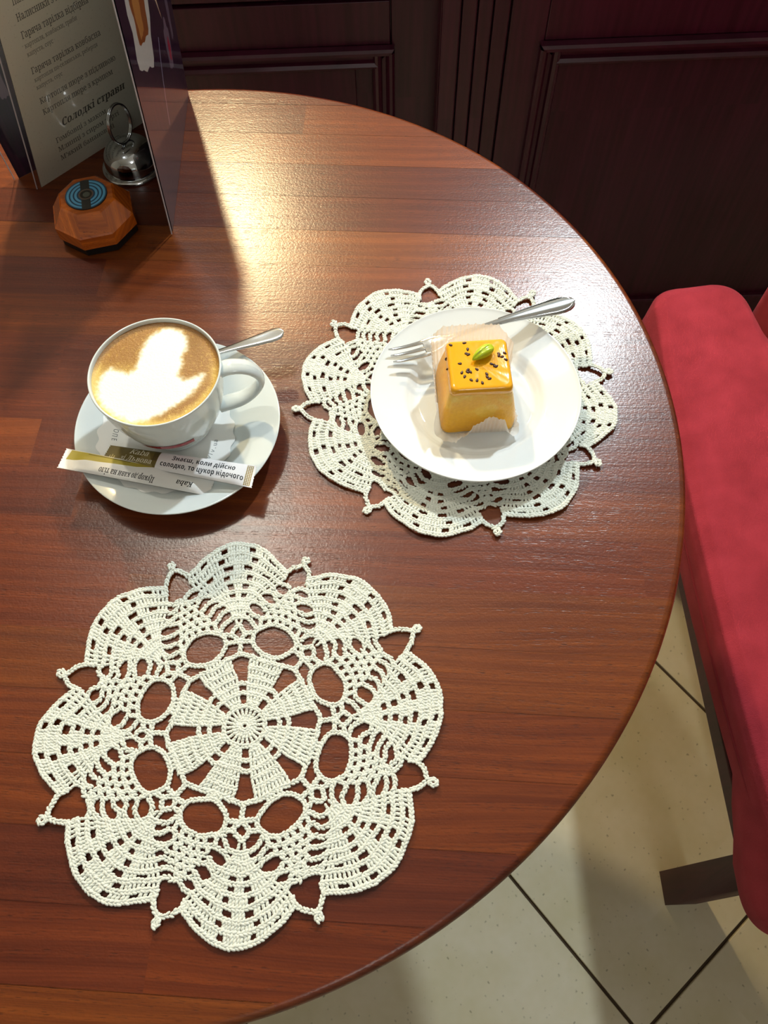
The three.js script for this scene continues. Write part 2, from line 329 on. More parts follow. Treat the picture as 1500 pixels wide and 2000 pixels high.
/* ------------------------------------------------------------------ armchair in red velvet */
{
  const c = thing('armchair', 'red velvet armchair with dark wooden frame standing right of the table', 'armchair', [0.345, 0, -0.315]);
  // T-shaped seat cushion seen from above: x to the right of its front edge, z across
  const sh = new THREE.Shape(), hw = 0.372, r = 0.045;
  sh.moveTo(0.004, -hw + r); sh.quadraticCurveTo(0.004, -hw, 0.004 + r, -hw);
  sh.lineTo(0.085, -hw - 0.004); sh.quadraticCurveTo(0.128, -hw - 0.004, 0.132, -hw + 0.045);
  sh.lineTo(0.136, -hw + 0.07); sh.quadraticCurveTo(0.142, -hw + 0.115, 0.19, -hw + 0.118);
  sh.lineTo(0.66, -hw + 0.118); sh.lineTo(0.66, hw - 0.118);
  sh.lineTo(0.19, hw - 0.118); sh.quadraticCurveTo(0.142, hw - 0.115, 0.136, hw - 0.07);
  sh.lineTo(0.132, hw - 0.045); sh.quadraticCurveTo(0.128, hw + 0.004, 0.085, hw + 0.004);
  sh.lineTo(0.004 + r, hw); sh.quadraticCurveTo(0.004, hw, 0.004, hw - r);
  sh.quadraticCurveTo(-0.018, 0, 0.004, -hw + r);
  const bev = 0.017, seat = new THREE.ExtrudeGeometry(sh, { depth: 0.085 - 2 * bev, bevelEnabled: true, bevelSize: bev, bevelThickness: bev, bevelOffset: -bev, bevelSegments: 6, curveSegments: 24, steps: 3 }).rotateX(Math.PI / 2).translate(0, T - 0.262 - bev, 0);
  { const sag = [[0, 0], [0.16, 0.006], [0.215, 0.008], [0.262, -0.016], [0.315, -0.036], [0.38, -0.034]], p = seat.attributes.position;   // the filling has slipped into the front corners, which hang over the rail
    for (let i = 0; i < p.count; i++) { const a = Math.abs(p.getZ(i)); let k = 1; while (k < sag.length - 1 && sag[k][0] < a) k++; const f = mix(sag[k - 1][1], sag[k][1], smooth(sag[k - 1][0], sag[k][0], a));
      p.setY(i, p.getY(i) + f * smooth(T - 0.285, T - 0.325, p.getY(i)) * smooth(0.10, 0.03, p.getX(i))); if (f < 0) p.setX(i, p.getX(i) + f * 0.25 * smooth(0.05, 0.0, p.getX(i)) * smooth(T - 0.29, T - 0.325, p.getY(i))); } }
  const cushion = obj('seat_cushion', napUV(flatTop(toCreasedNormals(seat, 0.8))), M.velvet, c);
  cushion.userData.label = 'red velvet seat cushion';
  obj('welt', tube([[0.0055, T - 0.300, -hw + 0.05], [-0.0040, T - 0.302, -0.16], [-0.0066, T - 0.302, 0], [-0.0040, T - 0.302, 0.16], [0.0055, T - 0.300, hw - 0.05]], 0.0022, 60, 8), M.velvet, c);
  obj('front_rail', boxUV(box(0.03, 0.036, 0.645, 0.016, T - 0.354, 0, 0.006)), M.frameWood, c);
  for (const s of [-1, 1]) {
    obj('side_rail', boxUV(box(0.66, 0.036, 0.03, 0.35, T - 0.354, s * 0.325, 0.006)), M.frameWood, c);
    for (const back of [0, 1]) {
      const x0 = back ? 0.66 : 0.026, x1 = back ? 0.70 : 0.058;
      obj('leg', boxUV(grid(4, 1, (u, v) => { const q = [[-1, -1], [1, -1], [1, 1], [-1, 1], [-1, -1]][Math.round(u * 4)], w = mix(0.022, 0.0165, v), x = mix(x1, x0, v), y = mix(0, T - 0.365, v); return [x + q[0] * w, y, s * mix(0.322, 0.306, v) + q[1] * w]; }).toNonIndexed()), M.frameWood, c);
    }
    const arm = obj('armrest', boxUV(box(0.60, 0.30, 0.105, 0.145 + 0.30, T - 0.22, s * 0.318, 0.035, 5)), M.velvet, c);
    arm.userData.label = 'red velvet armrest';
  }
  obj('backrest', boxUV(box(0.14, 0.52, 0.74, 0.72, T - 0.11, 0, 0.05, 5)), M.velvet, c);
}

/* ------------------------------------------------------------------ crocheted doilies */
// one stitch is a small spindle of yarn
const SP = new THREE.SphereGeometry(1, 7, 5), SPp = SP.attributes.position.array, SPn = SP.attributes.normal.array, SPi = SP.index.array;
class Yarn {
  constructor() { this.p = []; this.n = []; this.i = []; }
  lobe(x, y, z, dx, dz, a, b, c, pitch = 0) {          // (dx, dz) unit direction; half length a, half width b, half height c
    const base = this.p.length / 3, cp = Math.cos(pitch), sp = Math.sin(pitch);
    for (let k = 0; k < SPp.length; k += 3) {
      const l = SPp[k + 1] * a, w = SPp[k] * b, h = SPp[k + 2] * c, L = l * cp - h * sp, H = l * sp + h * cp;
      this.p.push(x + dx * L - dz * w, y + H, z + dz * L + dx * w);
      const nl = SPn[k + 1] / a, nw = SPn[k] / b, nh = SPn[k + 2] / c, q = 1 / Math.hypot(nl, nw, nh), NL = (nl * cp - nh * sp) * q, NH = (nl * sp + nh * cp) * q;
      this.n.push(dx * NL - dz * nw * q, NH, dz * NL + dx * nw * q);
    }
    for (let k = 0; k < SPi.length; k++) this.i.push(base + SPi[k]);
  }
  geometry() {
    const g = new THREE.BufferGeometry(), uv = new Float32Array(this.p.length / 3 * 2);
    for (let k = 0; k < uv.length / 2; k++) { uv[2 * k] = this.p[3 * k] / 0.01; uv[2 * k + 1] = this.p[3 * k + 2] / 0.01; }
    g.setAttribute('position', new THREE.Float32BufferAttribute(this.p, 3)); g.setAttribute('normal', new THREE.Float32BufferAttribute(this.n, 3));
    g.setAttribute('uv', new THREE.BufferAttribute(uv, 2)); g.setIndex(this.i);
    this.p = this.n = this.i = null; return g;
  }
}
const MM = 0.001;
function doily(name, label, [cx, cz], phase, shape, lift) {
  const root = thing(name, label, 'doily', [cx, T, cz], 0, null);
  delete root.userData.group;
  const height = (x, z) => { const r = Math.hypot(x, z) / MM; return (1.3 + 0.35 * N(x * 60, z * 60, 3) + lift * smooth(90, 130, r) * (0.6 + 0.9 * N(x * 22, z * 22, 9))) * MM; };
  // sector frame (x right, y outwards, millimetres) about the axis angle k -> place on the table
  const place = (x, y, ang) => {
    const [r, a] = shape(Math.hypot(x, y), ang + Math.atan2(x, y)), X = r * Math.sin(a), Z = -r * Math.cos(a), q = smooth(8, 40, r);
    return [(X + q * (1.1 * N(X / 13, Z / 13, 4) + 0.6 * N(X / 5, Z / 5, 6))) * MM, (Z + q * (1.1 * N(X / 13, Z / 13, 14) + 0.6 * N(X / 5, Z / 5, 16))) * MM];
  };
  const path = (Y, pts, ang, { w = 0.78, s = 2.4, j = 0.25, closed = false, k = 1, dense = 5 } = {}) => {
    const c = new THREE.CatmullRomCurve3(pts.map(([x, y]) => V(x, y, 0)), closed, 'centripetal'), n = Math.max(4, pts.length * dense);
    const q = []; for (let i = 0; i <= n; i++) { const p = c.getPoint(i / n); q.push(place(p.x, p.y, ang)); }
    let acc = 0, next = s * 0.4 * MM; const S = s * MM;
    for (let i = 0; i < n; i++) {
      const [ax, az] = q[i], [bx, bz] = q[i + 1], L = Math.hypot(bx - ax, bz - az) || 1e-9, dx = (bx - ax) / L, dz = (bz - az) / L;
      while (next <= acc + L) {
        const t = (next - acc) / L, x = mix(ax, bx, t) + rr(-j, j) * MM * 0.5, z = mix(az, bz, t) + rr(-j, j) * MM * 0.5, y = height(x, z);
        for (const e of [-1, 1]) {
          const th = e * 0.42 + rr(-0.12, 0.12), ex = dx * Math.cos(th) - dz * Math.sin(th), ez = dx * Math.sin(th) + dz * Math.cos(th), o = -e * w * MM;
          Y.lobe(x - dz * o + dx * e * 0.35 * MM, y + rr(-0.05, 0.45) * MM, z + dx * o + dz * e * 0.35 * MM, ex, ez, rr(1.6, 1.9) * MM * k, rr(0.86, 0.98) * MM * k, 1.0 * MM, rr(-0.12, 0.22));
        }
        next += S;
      }
      acc += L;
    }
  };
  const post = (Y, p0, p1, ang) => {                 // a treble stitch: twisted pair of strands
    const [ax, az] = place(...p0, ang), [bx, bz] = place(...p1, ang), L = Math.hypot(bx - ax, bz - az), dx = (bx - ax) / L, dz = (bz - az) / L, n = L > 4.2 * MM ? 3 : 2;
    for (let i = 0; i < n; i++) {
      const t = (i + 0.5) / n, th = 0.36 + rr(-0.2, 0.2), ex = dx * Math.cos(th) - dz * Math.sin(th), ez = dx * Math.sin(th) + dz * Math.cos(th);
      const x = mix(ax, bx, t) + rr(-0.12, 0.12) * MM, z = mix(az, bz, t) + rr(-0.12, 0.12) * MM;
      Y.lobe(x, height(x, z) + rr(-0.25, 0.25) * MM, z, ex, ez, L / n * 0.88, rr(0.96, 1.1) * MM, 1.05 * MM, rr(-0.05, 0.15));
    }
  };
  const wavy = (a, b, amp, n = 5) => { const out = [], dx = b[0] - a[0], dy = b[1] - a[1], L = Math.hypot(dx, dy), s = rnd() < 0.5 ? -1 : 1, f = rr(0.9, 1.5); for (let i = 0; i <= n; i++) { const t = i / n, o = s * amp * Math.sin(t * Math.PI * f + rr(-0.2, 0.2)) * (i && i < n ? 1 : 0); out.push([a[0] + dx * t - dy / L * o, a[1] + dy * t + dx / L * o]); } return out; };
  const turn = ([x, y], d) => [x * Math.cos(d) + y * Math.sin(d), -x * Math.sin(d) + y * Math.cos(d)];
  const H = Math.PI / 8, part = (n, Y) => obj(n, Y.geometry(), M.cotton, root);
  const rowPoint = (y, hw, sag, t) => [hw * t, y - sag * t * t];

  // centre rosette
  { const Y = new Yarn();
    for (let k = 0; k < 22; k++) { const a = k / 22 * Math.PI * 2; post(Y, [2.2 * Math.sin(a), 2.2 * Math.cos(a)], [7.4 * Math.sin(a), 7.4 * Math.cos(a)], phase); post(Y, [6.6 * Math.sin(a + 0.06), 6.6 * Math.cos(a + 0.06)], [11.4 * Math.sin(a + 0.06), 11.4 * Math.cos(a + 0.06)], phase); }
    const ring = (r) => { const o = []; for (let k = 0; k < 24; k++) { const a = k / 24 * Math.PI * 2; o.push([r * Math.sin(a), r * Math.cos(a)]); } return o; };
    path(Y, ring(12.9), phase, { closed: true }); path(Y, ring(2.6), phase, { closed: true, s: 2.2 });
    part('rosette', Y); }

  const FAN = [[75, 3, 0.2], [81, 5.8, 0.8], [87, 9.8, 2.5], [93, 14.2, 5], [99.5, 19, 8.5], [106, 24, 12], [112.5, 28.2, 15.5], [119.5, 31.8, 19], [126, 34.2, 21]];
  const NET = [[75.6, 13.8], [80.6, 10.8], [85.2, 8.0], [89.6, 5.2], [93.8, 2.5]];
  const netPoint = (j, t) => [NET[j][1] * t, NET[j][0] - (NET[j][1] * t) ** 2 / 55];
  for (let k = 0; k < 8; k++) {
    const A = phase + k * Math.PI / 4;
    // spoke between rosette and oval opening
    { const Y = new Yarn(), R = [[15.4, 3.2, 0.4], [21.2, 5.2, 0.6], [26.8, 7.0, 0.8], [32.4, 8.6, 0.9], [38.2, 9.9, 0.7], [44.2, 10.8, -1.2]];
      R.forEach(([y, hw, sg], i) => {
        path(Y, [-1, -0.5, 0, 0.5, 1].map((t) => rowPoint(y, hw, sg, t)), A);
        if (i) { const [y0, h0, s0] = R[i - 1], m = Math.max(3, Math.round(2 * hw / 2.1)); for (let q = 0; q < m; q++) { const t = m > 1 ? -1 + 2 * q / (m - 1) : 0; post(Y, rowPoint(y0, h0, s0, t), rowPoint(y, hw, sg, t), A); } }
      });
      for (let q = -2; q <= 2; q++) post(Y, [q * 2.3, 43.5], [q * 2.2, 48.6 + 0.25 * q * q], A);
      path(Y, [[0, 13], [0, 16]], A);
      // bars across to the next spoke
      const nx = (p) => turn([-p[0], p[1]], Math.PI / 4);
      path(Y, [[5.2, 20.8], turn([0, 22], H), nx([5.2, 20.8])], A); path(Y, [[7.0, 26.4], turn([0, 28.4], H), nx([7.0, 26.4])], A);
      part('spoke', Y); }
    // oval opening with the net and the lattice round it
    { const Y = new Yarn(), oval = []; for (let i = 0; i < 24; i++) { const a = i / 24 * Math.PI * 2; oval.push([14.6 * Math.sin(a), 59.6 + 10.9 * Math.cos(a)]); }
      path(Y, oval, A, { closed: true });
      const N1 = turn([0, 47.8], H), N2 = turn([0, 57.6], H), N3 = turn([0, 68.6], H), up = (p) => turn([-p[0], p[1]], Math.PI / 4);
      const C = [10.8, 44.8], O1 = [14.4, 62], O2 = [12.6, 66.4];
      path(Y, [C, N1, up(C)], A); path(Y, [N1, turn([0.5, 52.6], H), N2], A);
      path(Y, [[14.2, 55.5], N2], A); path(Y, [up([14.2, 55.5]), N2], A);
      path(Y, [N2, turn([-4.2, 62.5], H), N3], A); path(Y, [N2, turn([4.2, 62.5], H), N3], A);
      path(Y, [O1, turn([-4.2, 62.5], H)], A); path(Y, [up(O1), turn([4.2, 62.5], H)], A);
      NET.forEach((r, j) => {
        path(Y, [-1, -0.5, 0, 0.5, 1].map((t) => netPoint(j, t)), A, { j: 0.5 });
        const cells = 5 - j;
        for (let q = 0; q <= cells; q++) {
          const t = cells ? -1 + 2 * q / cells : 0, top = netPoint(j, t * 0.98);
          let bot; if (j) bot = netPoint(j - 1, clamp(t * NET[j][1] / NET[j - 1][1] + rr(-0.05, 0.05), -1, 1)); else { const x = 12.5 * t; bot = [x, 59.6 + 10.9 * Math.sqrt(1 - (x / 14.6) ** 2)]; }
          path(Y, [bot, top], A, { w: 0.62, s: 2.2 });
        }
      });
      path(Y, [netPoint(4, -1), [0, 97.6], netPoint(4, 1)], A);
      part('lace_net', Y); }
    // fan of solid stitches between two openings, with its two lines of square holes
    { const Y = new Yarn(), B = A + H;
      FAN.forEach(([y, hw, sg], i) => {
        path(Y, [-1, -0.75, -0.5, -0.25, 0, 0.25, 0.5, 0.75, 1].map((t) => rowPoint(y, hw, sg, t)), B, { dense: 3, k: i === 8 ? 1.08 : 1 });
        if (!i) return;
        const [y0, h0, s0] = FAN[i - 1], len = 2 * hw * 1.08, m = Math.max(3, Math.round(len / 2.15));
        const gap = 2.5 / (hw * 1.03);
        for (let q = 0; q < m; q++) {
          const t = -1 + 2 * q / (m - 1), c = 0.30 + 0.03 * (i % 2 ? 1 : -1) + (i > 6 ? 0.04 : 0);
          if (i >= 3 && Math.abs(Math.abs(t) - c) < gap) continue;
          if (i >= 6 && i % 2 === 0 && Math.abs(Math.abs(t) - 0.72) < gap * 0.9) continue;
          if (i === 3 && Math.abs(t) < gap * 0.4) continue;
          post(Y, rowPoint(y0, h0, s0, t), rowPoint(y, hw, sg, t), B);
        }
      });
      for (const s of [-1, 1]) { post(Y, [s * 1.3, 69.6], [s * 2, 75], B); path(Y, FAN.slice(7).map(([y, hw, sg]) => rowPoint(y, hw, sg, s)), B); }
      // chains that hang between the fan and the net on either side
      for (const s of [-1, 1]) {
        const toFan = (p) => turn([p[0], p[1]], s * Math.PI / 8);       // from the sector on that side into the fan frame
        const ends = [[[13.4, 64.5], 0], [netPoint(0, 1), 1], [netPoint(1, 1), 2], [netPoint(2, 1), 3], [netPoint(3, 1), 4], [netPoint(4, 1), 5], [[0.6, 97.6], 6]];
        for (const [p, i] of ends) {
          const [y, hw, sg] = FAN[i], a = rowPoint(y, hw, sg, s), q = [-s * p[0], p[1]], cs = Math.cos(H), sn = Math.sin(H);
          const b = [q[0] * cs + s * q[1] * sn, -s * q[0] * sn + q[1] * cs];
          path(Y, wavy(a, b, rr(1.1, 2.3)), B, { j: 0.35 });
        }
      }
      part('fan', Y); }
    // picot: two chains that meet in a little ring outside the gap between two fans
    { const Y = new Yarn(), e = rowPoint(...FAN[8], 1), E1 = turn([-e[0], e[1]], Math.PI / 8), j = rr(-3, 3);
      const R = E1, L = [-R[0], R[1]], tip = [j, 119.5];
      path(Y, [L, [(L[0] + tip[0]) / 2 - 1, 115.5], tip], A, { j: 0.5 }); path(Y, [R, [(R[0] + tip[0]) / 2 + 1, 115.8], tip], A, { j: 0.5 });
      const ring = []; for (let i = 0; i < 8; i++) { const a = i / 8 * Math.PI * 2; ring.push([tip[0] + 1.7 * Math.sin(a), 122.6 + 2.2 * Math.cos(a)]); }
      path(Y, ring, A, { closed: true, s: 2.2, w: 0.6 });
      part('picot', Y); }
  }
  return root;
}
const D2R = Math.PI / 180;
/** smooth periodic interpolation through knots [[degrees, value], ...] */
function ringCurve(knots) {
  const k = knots.map(([a, b]) => [((a % 360) + 360) % 360, b]).sort((a, b) => a[0] - b[0]);
  return (deg) => {
    const d = ((deg % 360) + 360) % 360; let i = k.findIndex((q) => q[0] > d); if (i < 0) i = 0;
    const b = k[i], a = k[(i + k.length - 1) % k.length], w = ((b[0] - a[0]) + 360) % 360 || 360, t = (((d - a[0]) + 360) % 360) / w, s = t * t * (3 - 2 * t);
    return mix(a[1], b[1], s);
  };
}
function warp(phase, ovals, picots, lobes) {
  const oa = ringCurve(ovals.map((o, k) => [phase + 45 * k, o[0] - (phase + 45 * k)])), or = ringCurve(ovals.map((o, k) => [phase + 45 * k, o[1] / 59.6]));
  const pa = ringCurve(picots.map((o, k) => [phase + 45 * k, o[0] - (phase + 45 * k)])), pr = ringCurve([...picots.map((o, k) => [phase + 45 * k, o[1] / 127.5]), ...lobes.map((o, k) => [(phase + 22.5 + 45 * k) % 360, o / 127])].map(([a, b]) => [((a % 360) + 360) % 360, b]));
  return (r, a) => {
    const d = a / D2R, t = clamp((r - 60) / 60), da = r < 60 ? oa(d) * (r / 60) : mix(oa(d), pa(d), t), sc = r < 60 ? or(d) : mix(or(d), pr(d), t);
    return [r * sc, a + da * D2R];
  };
}
doily('crochet_doily', 'white crocheted cotton doily lying bare at the front of the table', [-0.0940, -0.0990], 17.7 * D2R, warp(17.7,
  [[17.2, 57.7], [65.2, 58.3], [110.8, 60.9], [154.6, 59.8], [203.8, 58.0], [247.3, 62.5], [287.0, 61.2], [329.8, 58.7]],
  [[17.8, 122.2], [62.6, 132.6], [107.7, 128.7], [157.8, 124.8], [201.6, 123.6], [247.3, 136.3], [288.5, 133.5], [333.2, 129.7]],
  [122.5, 127.5, 125.5, 124.5, 127.5, 133.5, 129.5, 127.9]), 2.2);
doily('crochet_doily', 'white crocheted cotton doily under the cake plate', [0.0588, -0.3449], -7.8 * D2R, warp(-7.8,
  [[-7.8, 59], [37, 58], [82, 60], [127, 59], [172, 58], [217, 60], [262, 59], [307, 58]],
  [[-7.8, 120.9], [36.9, 126.3], [82.2, 128], [121.7, 124], [169, 124.3], [217, 123.5], [265.9, 128.7], [308, 125.4]],
  [124, 123, 124, 122, 121, 122, 123, 121]), 2.4);

/* ------------------------------------------------------------------ plate, cake and fork */
const PL = [0.0720, T + 0.0028, -0.3360];
{
  const t = thing('dessert_plate', 'white porcelain dessert plate on the further doily, holding the yellow cake', 'plate', PL);
  const prof = [[0, 0.0045], [0.034, 0.0045], [0.044, 0.0052], [0.049, 0.0082], [0.053, 0.0112], [0.058, 0.0130], [0.068, 0.0162], [0.0755, 0.0188], [0.0782, 0.0201], [0.0786, 0.0192], [0.0770, 0.0170], [0.066, 0.0130], [0.056, 0.0095], [0.050, 0.0050], [0.046, 0.0015], [0.044, 0.0001], [0.041, 0.0001], [0.039, 0.0015], [0.02, 0.0020], [0, 0.0020]];
  obj('plate_body', lathe(curve2(prof, 140), 128), M.plate, t);
}
const CAKE = [0.0718, PL[1] + 0.0052, -0.3354];
/** a rounded square ring of half size h and corner radius r at the share s of its length, starting at the front left corner and running over left, back and right */
function roundSquare(s, h, r) {
  const L = 2 * (h - r), Q = Math.PI / 2 * r, P = 4 * (L + Q); let d = ((s % 1) + 1) % 1 * P;
  const dirs = [[-1, 0, 0, -1], [0, -1, 1, 0], [1, 0, 0, 1], [0, 1, -1, 0]];       // outward normal, running direction
  for (let k = 0; k < 4; k++) {
    const [nx, nz, tx, tz] = dirs[k];
    if (d <= L) { const e = d - L / 2; return [nx * h + tx * e, nz * h + tz * e, nx, nz]; }
    d -= L;
    if (d <= Q) { const a = d / r, cx = (nx + tx) * (h - r), cz = (nz + tz) * (h - r), mx = nx * Math.cos(a) + tx * Math.sin(a), mz = nz * Math.cos(a) + tz * Math.sin(a); return [cx + mx * r, cz + mz * r, mx, mz]; }
    d -= Q;
  }
  return roundSquare(0, h, r);
}
{
  const sponge = dataTex(512, 256, (u, v) => {
    const p = smooth(0.08, 0.4, N(u * 9, v * 5, 2) + 0.5 * N(u * 28, v * 16, 5)), f = N(u * 90, v * 40, 7);
    const right = smooth(0.80, 0.9, u) * smooth(0.45, 0.75, v + 0.25 * N(u * 20, v * 6, 3));   // front face where the glaze has run thin and crumb shows
    const k = clamp(0.35 * p + 0.75 * right);
    return [mix(0.98, 0.98, k) + 0.02 * f, mix(0.72, 0.86, k) + 0.03 * f, mix(0.09, 0.46, k) + 0.04 * f];
  }, true);
  const t = thing('glazed_cake', 'small square yellow glazed cake sprinkled with seeds, in its paper case', 'cake', CAKE, 0.02);
  const Hc = 0.0455, lev = [[0, 0.0262, 0.005], [0.001, 0.0274, 0.006], [0.008, 0.0275, 0.0065], [0.02, 0.0262, 0.006], [0.034, 0.0236, 0.005], [Hc - 0.0035, 0.0218, 0.0042], [Hc - 0.0012, 0.0213, 0.004], [Hc - 0.0002, 0.0204, 0.004], [Hc, 0.0192, 0.004]];
  obj('cake_body', grid(96, lev.length - 1, (u, v) => { const [y, h, r] = lev[Math.round(v * (lev.length - 1))], [x, z] = roundSquare(u, h, r); const b = 0.0006 * N(x * 90, y * 90, z * 90); return [x * (1 + b / h), y, z * (1 + b / h)]; }, true),
    phy({ color: 0xffffff, map: sponge, roughness: 0.32, clearcoat: 0.35, clearcoatRoughness: 0.2, bumpMap: rep(fuzzBump, 1, 0.5), bumpScale: 0.0004 }), t);
  const glaze = [[Hc - 0.0052, 0.02235, 0.004], [Hc - 0.0046, 0.0226, 0.0042], [Hc - 0.0030, 0.0224, 0.0042], [Hc - 0.0006, 0.0219, 0.0042], [Hc + 0.0006, 0.0208, 0.004], [Hc + 0.0009, 0.019, 0.004], [Hc + 0.0009, 0.010, 0.002], [Hc + 0.0009, 0.0002, 0.00001]];
  obj('glaze', grid(96, glaze.length - 1, (u, v) => { const [y, h, r] = glaze[Math.round(v * (glaze.length - 1))], [x, z] = roundSquare(u, h, r); return [x, y + (v > 0.6 ? 0.0002 * N(x * 160, z * 160, 2) : 0), z]; }, true),
    phy({ color: new THREE.Color().setRGB(0.95, 0.43, 0.006), roughness: 0.12, clearcoat: 1, clearcoatRoughness: 0.04, bumpMap: rep(fuzzBump, 0.3, 0.3), bumpScale: 0.00006 }), t);
  // sesame seeds, placed by share of the top face (x to the right, z towards the viewer)
  const spots = [[-0.98, -0.93], [-0.45, -0.99], [-0.36, -0.68], [-0.42, -0.49], [-0.36, -0.44], [0.22, -0.72], [0.20, -0.64], [-0.15, -0.33], [-0.72, -0.05], [0.78, -0.40], [0.76, -0.32], [1.0, -0.42], [0.88, -0.26], [1.0, -0.12], [-0.68, 0.36], [-0.45, 0.25], [-0.47, 0.35], [-0.36, 0.36], [-0.12, 0.25], [-0.60, 0.55], [-0.37, 0.72], [-0.16, 0.74], [0.02, 0.86], [0.22, 0.48], [0.22, 0.60], [0.30, 0.70], [0.46, 0.05], [0.55, 0.12], [0.62, 0.16], [-1.08, -0.45], [-1.06, 0.02]];
  const seedGeo = new THREE.SphereGeometry(1, 10, 7), sp = seedGeo.attributes.position;
  for (let i = 0; i < sp.count; i++) { const x = sp.getX(i); sp.setXYZ(i, x * 0.00158, sp.getY(i) * 0.00052, sp.getZ(i) * 0.00098 * (1 - 0.35 * x)); }
  seedGeo.computeVertexNormals();
  const seedMat = std({ color: 0x3c130d, roughness: 0.4 });
  for (const [a, b] of spots) {
    const s = obj('sesame_seed', seedGeo, seedMat, t), out = Math.abs(a) > 1.03;
    s.position.set(out ? Math.sign(a) * 0.0226 : a * 0.0192, out ? Hc - 0.003 : Hc + 0.0011, b * 0.0192);
    s.rotation.set(0, rr(0, 6.3), out ? Math.sign(a) * -1.3 : rr(-0.1, 0.1));
  }
  // pistachio
  const nut = new THREE.SphereGeometry(1, 24, 16), np = nut.attributes.position;
  for (let i = 0; i < np.count; i++) { const x = np.getX(i), y = np.getY(i), z = np.getZ(i), tp = 1 - 0.28 * x - 0.1 * x * x; np.setXYZ(i, x * 0.0094, y * 0.0042 * tp + 0.0007 * (1 - x * x) - (Math.abs(z + 0.2) < 0.25 && y > 0 ? 0.0006 : 0), z * 0.0044 * tp); }
  nut.computeVertexNormals();
  const nutMap = dataTex(64, 64, (u, v) => { const k = clamp(0.5 + 0.5 * N(u * 9, v * 9, 3)); return [mix(0.66, 0.82, k), mix(0.76, 0.86, k), mix(0.05, 0.16, k)]; }, true);
  const p = obj('pistachio', nut, phy({ color: 0xffffff, map: nutMap, roughness: 0.4, clearcoat: 0.4, clearcoatRoughness: 0.2 }), t);
  p.position.set(0.0030, Hc + 0.0044, -0.0066); p.rotation.set(0, 3.70, -0.08); p.userData.label = 'green pistachio kernel';

  // pleated paper case, standing behind and left of the cake and peeled down in front
  const key = [[0, 0.036, 5], [0.10, 0.040, 4], [0.22, 0.045, 4], [0.27, 0.049, 4], [0.36, 0.0505, 3], [0.44, 0.049, 3], [0.49, 0.036, 3], [0.53, 0.012, 1], [0.58, 0.006, 1], [0.66, 0.006, 2], [0.725, 0.007, 8], [0.757, 0.0115, 52], [0.785, 0.0195, 6], [0.83, 0.0215, 1], [0.88, 0.0150, 8], [0.92, 0.0110, 42], [0.955, 0.0100, 66], [0.98, 0.013, 50], [1, 0.036, 5]];
  const at = (s, q) => { let i = 1; while (i < key.length - 1 && key[i][0] < s) i++; const a = key[i - 1], b = key[i]; return mix(a[q], b[q], smooth(a[0], b[0], s)); };
  const pleats = 76, n = pleats * 6;
  const paper = phy({ color: 0xfffdf9, roughness: 0.8, side: THREE.DoubleSide, transmission: 0.55, thickness: 0 });
  const wallG = (inset) => grid(n, 10, (u, v) => {
    const [x, z, nx, nz] = roundSquare(u - 0.02, 0.0285 - inset, 0.008), tri = Math.abs((u * pleats % 1) * 2 - 1) * 2 - 1;
    const zig = Math.abs((u * pleats / 2 % 1) * 2 - 1) * 0.0013, h = (at(u, 1) + zig) * v, f = at(u, 2) * D2R * smooth(0, 0.25, v) + 0.02, amp = 0.00045 * tri * smooth(0, 0.2, v);
    const o = h * Math.sin(f) + amp;
    return [x + nx * o, 0.0002 + h * Math.cos(f), z + nz * o];
  }, true);
  const lin = thing('paper_case', 'white pleated paper baking case peeled down around the yellow cake', 'paper case', [CAKE[0], CAKE[1] - 0.0004, CAKE[2]], 0.02);
  obj('pleated_wall', wallG(0), paper, lin);
  obj('case_floor', grid(64, 1, (u, v) => { const [x, z] = roundSquare(u, 0.0287 * v + 0.0001, 0.008 * v + 0.00002); return [x, 0.0002, z]; }), paper, lin);
}
/** flat cutlery: stations [along, half width, height of middle, hollow] -> closed bent bar */
function bar(stations, th, nv = 10) {
  const top = (s, q) => { const [x, w, y, hol] = s, t = q * 2 - 1; return [x, y + hol * t * t + th * 0.5 * Math.sqrt(Math.max(0, 1 - t ** 4)), t * w]; };
  const bot = (s, q) => { const [x, w, y, hol] = s, t = q * 2 - 1; return [x, y + hol * t * t - th * 0.5 * Math.sqrt(Math.max(0, 1 - t ** 4)), t * w]; };
  const n = stations.length - 1;
  return grid(n, nv * 2, (u, v) => { const s = stations[Math.round(u * n)]; return v <= 0.5 ? top(s, v * 2) : bot(s, 2 - v * 2); });
}
const spl = (pts, n) => { const c = new THREE.CatmullRomCurve3(pts.map(([x, w, y]) => V(x, w, y)), false, 'centripetal').getPoints(n); const h = (i) => { const q = i / n * (pts.length - 1), a = Math.floor(Math.min(q, pts.length - 2)); return mix(pts[a][3] || 0, pts[a + 1][3] || 0, q - a); }; return c.map((p, i) => [p.x, Math.max(p.y, 0.0002), p.z, h(i)]); };
